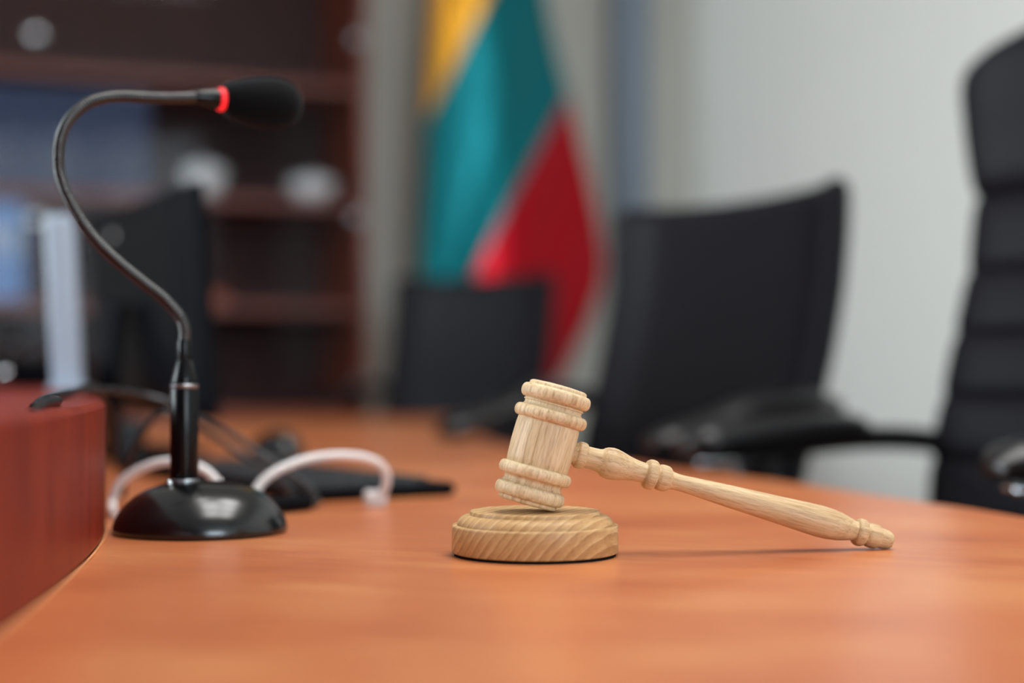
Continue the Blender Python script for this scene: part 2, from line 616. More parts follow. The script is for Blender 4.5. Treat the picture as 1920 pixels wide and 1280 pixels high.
# raised ledge whose curved face closes the left of the picture
face = catmull([(-0.175, -0.30, 0), (-0.180, 0.20, 0), (-0.196, 0.46, 0), (-0.215, 0.658, 0), (-0.2365, 0.838, 0), (-0.2600, 0.985, 0), (-0.287, 1.105, 0), (-0.328, 1.24, 0), (-0.392, 1.43, 0), (-0.462, 1.70, 0), (-0.545, 1.97, 0)], 0.04)
led = [(p.x, p.y) for p in face] + [(-0.60, 2.06), (-0.67, 2.10), (-0.86, 2.10), (-0.80, 1.5), (-0.72, 0.9), (-0.65, 0.4), (-0.62, -0.30)]
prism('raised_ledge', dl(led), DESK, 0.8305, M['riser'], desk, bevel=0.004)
strip = [Vector((p.x + 0.0006, p.y, DESK + 0.0009)) for p in face]
v, f = tube_vf([p - Vector((0, 1.5, 0)) for p in strip], 0.0009, 6)
mesh_obj('edge_strip', v, f, M['edge'], desk)
# modesty panel and supports below the top
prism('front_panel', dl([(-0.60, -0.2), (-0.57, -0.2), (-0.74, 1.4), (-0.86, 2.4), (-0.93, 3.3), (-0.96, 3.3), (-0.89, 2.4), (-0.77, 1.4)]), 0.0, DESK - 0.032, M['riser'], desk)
for k, (x, y) in enumerate(((-0.30, 0.1), (-0.45, 1.3), (-0.55, 2.3), (-0.65, 3.2))):
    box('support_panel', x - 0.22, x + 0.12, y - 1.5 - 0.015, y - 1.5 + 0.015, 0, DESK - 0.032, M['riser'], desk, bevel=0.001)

# ------------------------------------------------------------------ sound block and gavel
bx, by = 0.0139, 0.945
blk = empty('sound_block', (bx, by, DESK))
tag(blk, 'round turned ash wood sound block under the gavel head', 'sound block')
mm = 0.001
lathe('felt_pad', [(0, 0), (48.8 * mm, 0), (48.8 * mm, 1.8 * mm), (0, 1.8 * mm)], M['felt'], blk, 96, autosmooth=40)
bp = [(0, 1.8), (49.6, 1.8), (50.3, 2.4), (50.3, 17.3), (50.1, 18.0), (49.6, 18.3), (47.2, 18.4), (47.1, 19.4), (46.7, 20.8), (45.6, 22.3), (43.8, 23.6), (41.6, 24.2), (39.3, 24.3), (39.2, 24.6), (39.2, 26.2), (38.9, 26.6), (38.2, 26.7), (0, 26.7)]
lathe('block_body', [(r * mm, z * mm) for r, z in bp], M['block'], blk, 128, autosmooth=50)

# gavel: head axis = local Z, handle = local +X, origin where they cross


def bead(c, h, r, base, n=8):
    """half-round bead centred at c (half height h), from radius base to r"""
    out = []
    for i in range(n + 1):
        a = math.pi * i / n
        out.append((base + (r - base) * math.sin(a) ** 0.75, c - h * math.cos(a)))
    return out


AX = 1.04                                                   # axial stretch of the head
hp = [(0, 0.0), (10, 0.05), (16.2, 0.5), (17.4, 1.1), (17.7, 1.9)]                      # measured from the top, mm
hp += bead(6.8, 4.0, 21.4, 17.8)
hp += [(17.6, 11.2), (18.3, 11.5), (18.4, 12.1), (17.6, 12.5), (17.5, 13.6), (18.0, 14.6)]
hp += bead(18.6, 3.7, 22.3, 18.6)
hp += [(18.9, 22.8), (19.2, 26), (19.45, 35.6), (19.2, 45), (18.9, 48.4)]
hp += bead(52.4, 3.7, 22.3, 18.6)
hp += [(18.0, 56.6), (17.5, 57.6), (17.6, 58.8), (18.4, 59.4), (18.3, 60.2), (17.7, 60.6)]
hp += bead(64.3, 4.0, 21.4, 17.8)
hp += [(17.9, 69.4), (17.6, 70.3), (16.4, 70.9), (10, 71.1), (0, 71.15)]
MID = 35.6
head_prof = [(r * mm, (MID - z) * AX * mm) for r, z in hp]
TOT = 1.053 * 0.3205 * mm                                                                # px along the handle to metres


def tb(c, h, r, base, n=6):
    return [(c - h * math.cos(math.pi * i / n), base + (r - base) * math.sin(math.pi * i / n) ** 0.75) for i in range(n + 1)]


# (distance in units along the handle, radius in mm)
gp = [(50, 5.0), (62, 7.0)] + tb(71, 9, 8.2, 6.9) + [(82, 6.5), (93, 6.6), (104, 6.8), (109, 7.3), (113, 8.4), (118, 9.2), (127, 9.75), (135, 9.6), (146, 8.8), (160, 7.5), (174, 6.6), (188, 6.1), (193, 6.2)]
gp += tb(204.5, 11, 9.3, 6.4) + [(217.5, 6.6), (219, 7.6)] + [(223, 8.0), (230, 8.05), (236, 7.8), (240, 7.0), (242, 6.0), (246, 5.35), (256, 5.0), (268, 5.05), (300, 5.7), (355, 6.85), (410, 7.7), (460, 8.5), (505, 9.4), (535, 9.8), (555, 9.6), (575, 8.8), (592, 7.4), (602, 6.4), (606, 6.1)]
gp += tb(618, 10.5, 8.7, 6.3) + [(630, 6.4), (632, 7.2), (637, 7.6), (645, 7.75), (652, 7.5), (655, 6.6), (657, 6.3), (664, 6.2), (672, 5.8), (679, 5.0), (682, 4.2), (683, 0)]
gp = [(0, 0.0), (0, 5.0)] + gp
handle_prof = [(r * mm, d * TOT) for d, r in gp]


def lowest(prof, along_x, pitch):
    """lowest z of a lathe profile below the gavel origin when pitched down by pitch (handle falls)"""
    c, s = math.cos(pitch), math.sin(pitch)
    best = 0
    for r, d in prof:
        z = (-d * s - r * c) if along_x else (d * c - r * s)
        best = min(best, z)
    return best


lo, hi = math.radians(8), math.radians(26)
for _ in range(50):                                        # pitch at which head and handle both touch
    pitch = (lo + hi) / 2
    zh = DESK + 0.0267 - lowest(head_prof, False, pitch)   # origin height from the head on the block
    zt = DESK - lowest(handle_prof, True, pitch)           # origin height from the handle on the desk
    if zh > zt:
        lo = pitch
    else:
        hi = pitch
gav = empty('gavel', (0.0185, 0.938, zh + 0.0001), rot=Euler((0, pitch, math.radians(10)), 'XYZ'))
tag(gav, 'pale turned wooden gavel leaning with its head on the round block', 'gavel')
lathe('head', head_prof, M['gavel'], gav, 96, autosmooth=50)
lathe('handle', handle_prof, M['handle'], gav, 64, rot=(0, math.radians(90), 0), autosmooth=50)

# ------------------------------------------------------------------ gooseneck microphone
mx0, my0 = -0.2144, 1.077
mic = empty('gooseneck_microphone', (mx0, my0, DESK))
tag(mic, 'black gooseneck desk microphone with glowing red ring and domed base', 'microphone')
ml = Vector((mx0, my0, DESK))
dome = [(0, 0), (57.5, 0), (58.9, 0.8), (59.4, 2.5), (59.2, 5), (57.8, 9.5), (55.0, 14.5), (50.6, 20), (44.6, 25.2), (37, 29.6), (28, 32.8), (18, 34.6), (9, 35.2), (0, 35.4)]
lathe('base', [(r * mm, z * mm) for r, z in dome], M['mic_black'], mic, 96)
sx = -0.2256 - mx0
st = (sx, 0.0, 0.0)
lathe('collar_ring', [(0, 33.0 * mm), (9.9 * mm, 33.0 * mm), (10.0 * mm, 34 * mm), (10.0 * mm, 36.4 * mm), (9.5 * mm, 36.9 * mm), (0, 36.9 * mm)], M['steel'], mic, 40, loc=st, autosmooth=40)
lathe('stem', [(0, 36.9 * mm), (9.5 * mm, 36.9 * mm), (9.7 * mm, 37.4 * mm), (9.7 * mm, 98.5 * mm), (9.5 * mm, 99 * mm), (0, 99 * mm)], M['mic_stem'], mic, 48, loc=st, autosmooth=40)
lathe('stem_ring', [(0, 99 * mm), (9.2 * mm, 99 * mm), (9.6 * mm, 99.6 * mm), (9.6 * mm, 101.6 * mm), (9.2 * mm, 102 * mm), (0, 102 * mm)], M['steel'], mic, 40, loc=st, autosmooth=40)
lathe('cone', [(0, 102 * mm), (9.0 * mm, 102 * mm), (9.2 * mm, 103 * mm), (8.2 * mm, 107 * mm), (5.4 * mm, 117.6 * mm), (5.0 * mm, 118.4 * mm), (0, 118.4 * mm)], M['mic_stem'], mic, 48, loc=st, autosmooth=40)
lathe('sleeve', [(0, 118.4 * mm), (4.7 * mm, 118.4 * mm), (4.8 * mm, 119 * mm), (4.8 * mm, 131 * mm), (4.5 * mm, 132 * mm), (0, 132 * mm)], M['mic_stem'], mic, 32, loc=st, autosmooth=40)
goose = [(-0.2256, 1.077, 0.868), (-0.2256, 1.077, 0.8801), (-0.2292, 1.076, 0.8892), (-0.239, 1.073, 0.9008), (-0.2517, 1.07, 0.9113), (-0.2674, 1.067, 0.9244), (-0.2812, 1.063, 0.9381), (-0.2918, 1.06, 0.9526), (-0.3009, 1.057, 0.9702), (-0.3054, 1.056, 0.9847), (-0.306, 1.056, 0.9969), (-0.3047, 1.057, 1.0093), (-0.3, 1.06, 1.0213), (-0.2909, 1.065, 1.0319), (-0.2798, 1.07, 1.0375), (-0.2682, 1.077, 1.04), (-0.255, 1.084, 1.0405), (-0.24, 1.092, 1.0413), (-0.2205, 1.1, 1.0433)]
P = [Vector(q) - ml for q in catmull(goose, 0.0005)]
v, f = tube_vf(P, lambda i, n, s: 0.00405 + 0.00025 * math.sin(2 * math.pi * s / 0.0021), 14)
mesh_obj('gooseneck', v, f, M['rubber'], mic)
a, b = Vector((-0.2205, 1.1, 1.0433)), Vector((-0.1575, 1.142, 1.0445))
ax = (b - a).normalized()
q = Vector((0, 0, 1)).rotation_difference(ax).to_euler()
A0 = a - ml
lathe('capsule_collar', [(0, -2 * mm), (4.6 * mm, -2 * mm), (5.0 * mm, -1 * mm), (6.6 * mm, 8 * mm), (7.0 * mm, 13 * mm), (7.0 * mm, 15.2 * mm), (0, 15.2 * mm)], M['mic_stem'], mic, 40, loc=A0, rot=q, autosmooth=40)
lathe('light_ring', [(6.0 * mm, 14.6 * mm), (7.6 * mm, 14.8 * mm), (8.2 * mm, 15.6 * mm), (8.3 * mm, 18.0 * mm), (7.8 * mm, 19.2 * mm), (6.0 * mm, 19.4 * mm)], M['red'], mic, 40, loc=A0, rot=q)
ws = [(0, 18.6), (9.0, 18.6), (11.2, 19.6), (13.0, 23), (14.9, 30), (16.6, 38), (17.9, 46), (18.6, 54), (18.5, 61), (17.4, 67), (15.0, 72), (11.2, 75.6), (6, 77.6), (0, 78.2)]
lathe('foam_windscreen', [(r * mm, z * mm) for r, z in ws], M['foam'], mic, 48, loc=A0, rot=q)
bt = Vector((-0.2325, 1.0605, 0.0)) - ml
lathe('button', [(0, 0), (2.6 * mm, 0), (2.6 * mm, 1.5 * mm), (2.0 * mm, 3.2 * mm), (1.0 * mm, 4 * mm), (0, 4.2 * mm)], M['chrome'], mic, 20, loc=(bt.x, bt.y, 33.4 * mm))

# ------------------------------------------------------------------ cables on the desk
A = [(-0.2455, 0.80, 0.8295), (-0.2515, 0.84, 0.8332), (-0.2640, 0.91, 0.8335), (-0.2950, 1.0, 0.8340), (-0.3328, 1.20, 0.8362), (-0.3262, 1.26, 0.8360), (-0.307, 1.29, 0.832), (-0.2837, 1.3, 0.8247), (-0.2608, 1.31, 0.8116), (-0.2385, 1.32, 0.7987), (-0.216, 1.32, 0.7838), (-0.1921, 1.31, 0.7687), (-0.172, 1.3, 0.7569), (-0.1601, 1.285, 0.7468), (-0.1602, 1.265, 0.7432), (-0.1691, 1.235, 0.7432)]
c = empty('black_cable', (-0.22, 1.28, DESK))
tag(c, 'glossy black cable arching from the ledge behind the microphone stem to the desk', 'cable')
off = Vector((-0.22, 1.28, DESK))
tube('cord', [Vector(q) - off for q in A], 0.0026, M['cable_black'], c, 10)
tube('plug', [Vector(q) - off for q in ((-0.163, 1.245, 0.7468), (-0.1790, 1.222, 0.7468), (-0.196, 1.20, 0.7468))], 0.0066, M['plastic'], c, 12)
B = [(-0.335, 1.345, 0.744), (-0.325, 1.325, 0.775), (-0.306, 1.318, 0.8065), (-0.2925, 1.315, 0.8159), (-0.279, 1.325, 0.8095), (-0.2639, 1.334, 0.801), (-0.2421, 1.34, 0.786), (-0.2177, 1.335, 0.7729), (-0.1965, 1.31, 0.7607), (-0.1794, 1.285, 0.7488), (-0.176, 1.27, 0.7432), (-0.186, 1.24, 0.7430), (-0.2, 1.215, 0.7430)]
c = tube('thin_black_cable', B, 0.0027, M['cable_black'], None, 10)
tag(c, 'thinner black cable drooping below the glossy one, right of the microphone stem', 'cable')
Cc = [(-0.2720, 0.89, 0.8300), (-0.2790, 0.93, 0.8335), (-0.2990, 1.02, 0.8340), (-0.325, 1.15, 0.8345), (-0.3524, 1.3, 0.8385), (-0.3850, 1.45, 0.8350), (-0.402, 1.56, 0.806), (-0.414, 1.62, 0.765), (-0.410, 1.66, 0.7440), (-0.390, 1.72, 0.7435)]
c = tube('ledge_cable', Cc, 0.0028, M['cable_black'], None, 10)
tag(c, 'black cable lying over the raised ledge and dropping behind it', 'cable')
W = [(-0.1117, 1.292, 0.7446), (-0.1077, 1.29, 0.7490), (-0.103, 1.285, 0.7593), (-0.1043, 1.28, 0.7706), (-0.1147, 1.27, 0.7794), (-0.1375, 1.26, 0.7832), (-0.1641, 1.25, 0.7805), (-0.186, 1.24, 0.7722), (-0.1979, 1.235, 0.7628), (-0.2038, 1.23, 0.7527), (-0.2101, 1.22, 0.7458), (-0.2196, 1.213, 0.7518), (-0.229, 1.21, 0.7667), (-0.2393, 1.21, 0.7757), (-0.2558, 1.21, 0.7807), (-0.2755, 1.215, 0.7796), (-0.2974, 1.22, 0.7706), (-0.3085, 1.222, 0.7606), (-0.3120, 1.222, 0.7485), (-0.305, 1.195, 0.7442), (-0.298, 1.175, 0.7442)]
off = Vector((-0.2, 1.24, DESK))
c = empty('white_cable', off)
tag(c, 'thick white cable looping over the desk beside the microphone base', 'cable')
tube('cord', [Vector(q) - off for q in W], 0.0036, M['cable_white'], c, 12)
box('plug', -0.009, 0.009, -0.007, 0.007, 0.0, 0.0125, M['cable_white'], c, bevel=0.0025, loc=Vector((-0.113, 1.293, DESK)) - off, rot=(0, 0, 0.3))

# ------------------------------------------------------------------ keyboard, mouse, monitor and things behind the microphone
kb_rot = math.atan2(0.8489, -0.5286)
kc = Vector((-0.05, 1.395, 0)) + Vector((-0.5286, 0.8489, 0)) * 0.225 + Vector((-0.8489, -0.5286, 0)) * 0.075
kb = empty('keyboard', (kc.x, kc.y, DESK), kb_rot)
tag(kb, 'flat black computer keyboard lying on the desk behind the microphone', 'keyboard')
v = []
for z, ins in ((0.0, 0.004), (0.003, 0.0), (0.010, 0.0), (0.0125, 0.003)):
    for x, y in ((-0.225 + ins, -0.075 + ins), (0.225 - ins, -0.075 + ins), (0.225 - ins, 0.075 - ins), (-0.225 + ins, 0.075 - ins)):
        v.append((x, y, z))
f = [(0, 3, 2, 1), (12, 13, 14, 15)]
for r in range(3):
    for k in range(4):
        l = (k + 1) % 4
        f.append((r * 4 + k, r * 4 + l, r * 4 + 4 + l, r * 4 + 4 + k))
mesh_obj('case', v, f, M['plastic'], kb, smooth=False, bevel=0.0015)
v, f = [], []
for z, ins in ((0.0, 0.0), (0.0035, 0.0016)):
    for x, y in ((-0.0085 + ins, -0.0088 + ins), (0.0085 - ins, -0.0088 + ins), (0.0085 - ins, 0.0088 - ins), (-0.0085 + ins, 0.0088 - ins)):
        v.append((x, y, z))
f = [(0, 3, 2, 1), (4, 5, 6, 7)] + [(k, (k + 1) % 4, 4 + (k + 1) % 4, 4 + k) for k in range(4)]
first = None
for r in range(6):
    for k in range(21):
        if k in (15, 17 + 0 if r == 5 else -1) and r != 5:
            continue
        x, y = -0.205 + k * 0.0202, -0.056 + r * 0.0222
        if k == 0 and r == 0:
            continue
        if r == 5 and k > 17:
            continue
        if first is None:
            first = mesh_obj('key', v, f, M['key'], kb, smooth=False)
            o = first
        else:
            o = first.copy()
            COL.objects.link(o)
            o.parent = kb
        o.location = (x, y, 0.0124)
o = box('status_light', -0.012, 0.012, -0.004, 0.004, 0.0, 0.0006, M['steel'], kb, bevel=0.0, loc=(-0.182, 0.0555, 0.0124))
o['label'] = 'small pale status strip near the corner'

ms = empty('computer_mouse', (-0.297, 1.97, DESK), math.radians(120))
tag(ms, 'small black computer mouse beyond the keyboard', 'mouse')
v, f = [], []
NU, NV = 20, 8
for j in range(NV + 1):
    t = j / NV * math.pi / 2
    for i in range(NU):
        a = 2 * math.pi * i / NU
        rx, ry = 0.055 * math.cos(t) ** 0.6 if t < 1.5 else 0, 0.031 * math.cos(t) ** 0.6 if t < 1.5 else 0
        v.append((rx * math.cos(a), ry * math.sin(a), 0.034 * math.sin(t) * (1 - 0.12 * math.cos(a))))
for j in range(NV):
    for i in range(NU):
        k = (i + 1) % NU
        f.append((j * NU + i, j * NU + k, (j + 1) * NU + k, (j + 1) * NU + i))
f.append(tuple(range(NU)))
mesh_obj('body', v, f, M['mic_black'], ms)
lathe('scroll_wheel', [(0, -0.003), (0.008, -0.003), (0.009, -0.001), (0.009, 0.001), (0.008, 0.003), (0, 0.003)], M['key'], ms, 20, loc=(0.03, 0, 0.025), rot=(math.radians(90), 0, 0))

# monitor seen from behind: its screen faces the chairs on the right
mo_rot = math.atan2(-0.40, 0.2175) + math.pi / 2     # local y = the way the screen faces
mon = empty('computer_monitor', (-0.500, 2.05, DESK), math.atan2(-0.878, 0.478))
tag(mon, 'dark monitor seen obliquely from behind, left of the keyboard', 'monitor')
# local +y faces the chairs; local x runs from far to near along the panel
lathe('foot', [(0, 0), (0.095, 0), (0.10, 0.004), (0.098, 0.010), (0.05, 0.016), (0, 0.018)], M['plastic'], mon, 48, loc=(0.0, 0.0, 0))
tilt = math.radians(4)
pan = empty('panel', (0, 0.03, 0.195), rot=(tilt, 0, 0))
pan.parent = mon
v, f = [], []
for (x, y, z) in [(-0.255, 0.0, -0.142), (0.255, 0.0, -0.142), (0.255, 0.0, 0.142), (-0.255, 0.0, 0.142), (-0.254, -0.014, -0.140), (0.254, -0.014, -0.140), (0.254, -0.014, 0.140), (-0.254, -0.014, 0.140), (-0.20, -0.030, -0.11), (0.20, -0.030, -0.11), (0.20, -0.030, 0.11), (-0.20, -0.030, 0.11)]:
    v.append((x, y, z))
f = [(0, 1, 2, 3), (8, 9, 10, 11)] + [(i, (i + 1) % 4, 4 + (i + 1) % 4, 4 + i) for i in range(4)] + [(4 + i, 4 + (i + 1) % 4, 8 + (i + 1) % 4, 8 + i) for i in range(4)]
mesh_obj('housing', v, f, M['plastic'], pan, smooth=False, bevel=0.003)
box('screen', -0.242, 0.242, 0.0005, 0.002, -0.128, 0.130, M['screen'], pan, bevel=0)
box('corner_glint', -0.063, -0.054, -0.0325, -0.0295, 0.096, 0.105, M['cable_white'], pan, bevel=0.001)  # white chip in place of a glint on the shiny housing
tube('stand_neck', [(0, -0.02, 0.01), (0, -0.03, 0.10), (0, -0.022, 0.20)], 0.028, M['plastic'], mon, 12, 0.02, flat=0.5)

wb = empty('white_stand', (-0.486, 1.715, 0.8305), math.radians(12))
tag(wb, 'slim upright white plastic case standing on the raised ledge', 'case')
box('casing', -0.015, 0.015, -0.03, 0.03, 0.004, 0.19, M['white'], wb, bevel=0.006, rot=(0, math.radians(-3), 0))
box('foot', -0.018, 0.018, -0.045, 0.045, 0.0, 0.007, M['white'], wb, bevel=0.002)

pb = empty('power_brick', (-0.442, 1.80, DESK), math.radians(20))
tag(pb, 'upright black power adapter between the ledge and the monitor foot', 'power adapter')
box('body', -0.017, 0.017, -0.03, 0.03, 0, 0.055, M['mic_stem'], pb, bevel=0.006)
tube('cord', [(0.0, 0.03, 0.03), (0.005, 0.06, 0.015), (0.02, 0.09, 0.004), (0.05, 0.10, 0.004)], 0.003, M['cable_black'], pb, 8)

tr = empty('black_case', (-0.665, 2.0, 0.8305), math.radians(8))
tag(tr, 'low black box at the far end of the raised ledge', 'box')
box('body', -0.085, 0.085, -0.075, 0.075, 0, 0.028, M['plastic'], tr, bevel=0.004)
box('lid', -0.087, 0.087, -0.077, 0.077, 0.0285, 0.036, M['leather_dull'], tr, bevel=0.003)
lathe('clasp', [(0, 0), (0.006, 0), (0.006, 0.003), (0, 0.004)], M['chrome'], tr, 16, loc=(0.03, -0.0775, 0.018), rot=(math.radians(90), 0, 0))

# ------------------------------------------------------------------ chairs


def star_base(root, r=0.29):
    lathe('hub', [(0, 0.05), (0.035, 0.05), (0.04, 0.06), (0.035, 0.11), (0.028, 0.12), (0, 0.12)], M['plastic'], root, 24)
    lathe('gas_column', [(0, 0.11), (0.025, 0.11), (0.025, 0.26), (0.016, 0.27), (0.016, 0.41), (0, 0.41)], M['chrome'], root, 24, autosmooth=40)
    for k in range(5):
        a = 2 * math.pi * k / 5 + 0.3
        d = Vector((math.cos(a), math.sin(a), 0))
        lg = tube('leg', [d * 0.03 + Vector((0, 0, 0.085)), d * 0.16 + Vector((0, 0, 0.08)), d * r + Vector((0, 0, 0.066))], lambda i, n, s: 0.022 - 0.006 * i / n, M['plastic'], root, 10, 0.03, flat=0.7)
        lathe('caster', [(0, -0.018), (0.022, -0.018), (0.027, -0.012), (0.027, 0.012), (0.022, 0.018), (0, 0.018)], M['mic_stem'], lg, 18, loc=d * r + Vector((0, 0, 0.027)), rot=(math.radians(90), 0, a))


def arm(root, side, y_tip, y_back, z, half):
    """curved arm of the conference chairs: rises from the tip to the backrest"""
    x = side * half
    tube('arm_pad', [(x, y_back - 0.015, z + 0.040), (x, y_back + 0.05, z + 0.046), (x, y_back + 0.13, z + 0.038), (x, y_tip - 0.10, z + 0.020), (x, y_tip - 0.03, z + 0.002), (x, y_tip, z - 0.003)],
         lambda i, n, s: 0.030 * min(1.0, 0.7 + 2 * i / n, 0.5 + 8 * (n - 1 - i) / n), M['arm_plastic'], root, 16, 0.012, flat=0.6)
    tube('arm_support', [(x, y_back + 0.12, z + 0.022), (x, y_back + 0.10, z - 0.06), (x, y_back + 0.07, z - 0.17), (x * 0.95, y_back + 0.09, z - 0.27), (x * 0.6, y_back + 0.10, z - 0.31)], 0.017, M['arm_plastic'], root, 12, 0.02, flat=0.8)


def seat_cushion(root, w, d, z, mat):
    slab_pts = []
    v, f = [], []
    n = 28
    prof = [(0.0, -0.045, 0.0), (0.9, -0.045, 0), (0.985, -0.03, 0), (1.0, 0.0, 0), (0.985, 0.03, 0), (0.9, 0.045, 0), (0.5, 0.052, 0), (0.0, 0.052, 0)]
    for s, h, _ in prof:
        for k in range(n):
            a = 2 * math.pi * k / n
            c_, s_ = math.cos(a), math.sin(a)
            e = 0.45
            v.append((w / 2 * s * math.copysign(abs(c_) ** e, c_), d / 2 * s * math.copysign(abs(s_) ** e, s_), z + h))
    for r in range(len(prof) - 1):
        for k in range(n):
            l = (k + 1) % n
            f.append((r * n + k, r * n + l, (r + 1) * n + l, (r + 1) * n + k))
    return mesh_obj('seat', v, f, mat, root)


def facing(fx, fy):
    return math.atan2(-fx, fy)


def task_chair(name, loc, f, label, arm_z=0.765, tip=0.12, hw=0.248, ztop=1.105, chrome=False, arms=True):
    root = empty(name, (loc[0], loc[1], 0), facing(*f))
    tag(root, label, 'chair')
    L_ = M['leather']

    tab = [(0.50, -0.185), (0.62, -0.200), (0.75, -0.236), (0.87, -0.272), (0.96, -0.291), (1.03, -0.299), (1.12, -0.302)]

    def curve(z):
        return interp(tab, z)

    def front(u, v_):
        z = 0.52 + (ztop - 0.52) * v_
        uu = 2 * u - 1
        half = hw * (0.95 + 0.05 * min(1, v_ * 1.6))
        x = half * uu
        y = curve(z) + 0.018 * uu * uu + 0.030 * (max(0.0, abs(uu) - 0.72) / 0.28) ** 1.4
        z += 0.010 * uu * uu * v_
        return (x, y, z)
    slab('backrest', front, 0.052, 16, 16, L_, root, 2)
    seat_cushion(root, 0.47, 0.47, 0.47, L_)
    tube('back_bracket', [(0, -0.05, 0.41), (0, -0.22, 0.42), (0, -0.25, 0.50), (0, curve(0.66) - 0.06, 0.66)], 0.03, M['plastic'], root, 10, 0.03, flat=0.4)
    star_base(root)
    if arms:
        for s in (-1, 1):
            arm(root, s, tip, curve(arm_z), arm_z, hw + 0.012)
    return root


def unit(x, y):
    l = math.hypot(x, y)
    return (x / l, y / l)


f2 = unit(-0.85, -0.527)
c2 = (0.322 + 0.30 * f2[0], 2.295 + 0.30 * f2[1])
task_chair('office_chair', c2, f2, 'black leather conference chair in the middle, plain smooth curved backrest', tip=0.045)
f3 = unit(-0.515, -0.857)
c3 = (-0.095 + 0.30 * f3[0], 4.15 + 0.30 * f3[1])
task_chair('office_chair', c3, f3, 'black conference chair at the far end of the desk before the flag', tip=0.045)

# high-backed executive chair at the right edge
f1 = unit(-0.882, -0.471)
root = empty('executive_chair', (0.482, 1.667, 0), facing(*f1))
tag(root, 'tall black leather executive chair with quilted back and chrome arms at right', 'chair')


def ey(z):
    pts = [(0.45, -0.150), (0.62, -0.165), (0.76, -0.185), (0.88, -0.210), (0.985, -0.232), (1.09, -0.246), (1.2, -0.250), (1.3, -0.245)]
    for (z0, y0), (z1, y1) in zip(pts, pts[1:]):
        if z <= z1:
            return y0 + (y1 - y0) * (z - z0) / (z1 - z0)
    return pts[-1][1]


def eh(z):
    pts = [(0.45, 0.20), (0.62, 0.232), (0.76, 0.240), (0.88, 0.232), (0.985, 0.224), (1.09, 0.226), (1.17, 0.240), (1.23, 0.248), (1.262, 0.238), (1.285, 0.20)]
    for (z0, y0), (z1, y1) in zip(pts, pts[1:]):
        if z <= z1:
            return y0 + (y1 - y0) * (z - z0) / (z1 - z0)
    return pts[-1][1]


secs = [0.48, 0.58, 0.665, 0.742, 0.820, 0.897, 0.975, 1.068]
for z0, z1 in zip(secs, secs[1:]):
    def front(u, v_, z0=z0, z1=z1):
        z = z0 - 0.006 + (z1 - z0 + 0.012) * v_
        uu = 2 * u - 1
        b = (max(0.0, 1 - (2 * v_ - 1) ** 4)) ** 0.5
        return (eh(z) * uu, ey(z) + 0.035 * abs(uu) ** 2.4 - 0.022 + 0.017 * b * (1 - 0.5 * abs(uu) ** 6), z)
    slab('back_cushion', front, 0.034, 10, 10, M['leather'], root, 1)


def front(u, v_):
    z = 1.062 + 0.223 * v_
    uu = 2 * u - 1
    b = (max(0.0, 1 - (2 * v_ - 1) ** 4)) ** 0.5
    zz = z - 0.03 * max(0.0, abs(uu) - 0.55) ** 2 / 0.2 * v_
    return (eh(z) * uu, ey(z) + 0.035 * abs(uu) ** 2.4 - 0.022 + 0.019 * b, zz)


slab('headrest', front, 0.04, 12, 10, M['leather'], root, 1)


def front(u, v_):
    z = 0.47 + 0.79 * v_
    uu = 2 * u - 1
    return ((eh(z) + 0.006) * uu, ey(z) + 0.035 * abs(uu) ** 2.4 - 0.030, z)


slab('back_shell', front, 0.045, 10, 14, M['leather_dull'], root, 2)
seat_cushion(root, 0.50, 0.50, 0.47, M['leather'])
star_base(root, 0.31)
for s in (-1, 1):
    x = s * 0.24
    z = 0.770
    tube('arm_bar', [(x, -0.235, z - 0.03), (x, -0.19, z - 0.008), (x, -0.08, z + 0.0), (x, 0.06, z - 0.006), (x, 0.13, z - 0.012)], 0.02, M['leather_dull'], root, 12, 0.02, flat=0.75)
    tube('arm_pad', [(x, -0.075, z + 0.006), (x, -0.02, z + 0.014), (x, 0.06, z + 0.012), (x, 0.14, z + 0.005), (x, 0.185, z - 0.001), (x, 0.2, z - 0.005)],
         lambda i, n, q: 0.036 * min(1.0, 0.3 + 8 * i / n, 0.5 + 8 * (n - 1 - i) / n), M['arm_plastic'], root, 18, 0.01, flat=0.55)
    br = empty('arm_bracket', (x, 0.135, z - 0.02))
    br.parent = root
    box('plate', -0.020, 0.020, -0.035, 0.035, -0.006, 0.0, M['chrome'], br, bevel=0.002)
    tube('post', [(0, 0, -0.006), (0, -0.004, -0.05), (0, -0.03, -0.17), (-s * 0.03, -0.06, -0.27)], 0.017, M['chrome'], br, 14, 0.02, flat=0.6)
    lathe('bolt', [(0, 0), (0.006, 0), (0.0062, 0.003), (0.004, 0.005), (0, 0.0055)], M['chrome'], br, 16, loc=(0, 0.035, -0.004), rot=(math.radians(-90), 0, 0))

# ------------------------------------------------------------------ flag on its pole
FX, FY = 0.0159, 4.66
fl = empty('flag', (FX, FY, 0))
tag(fl, 'draped yellow, green and red striped flag hanging by the wall corner', 'flag')
SC = FY / 2933.0


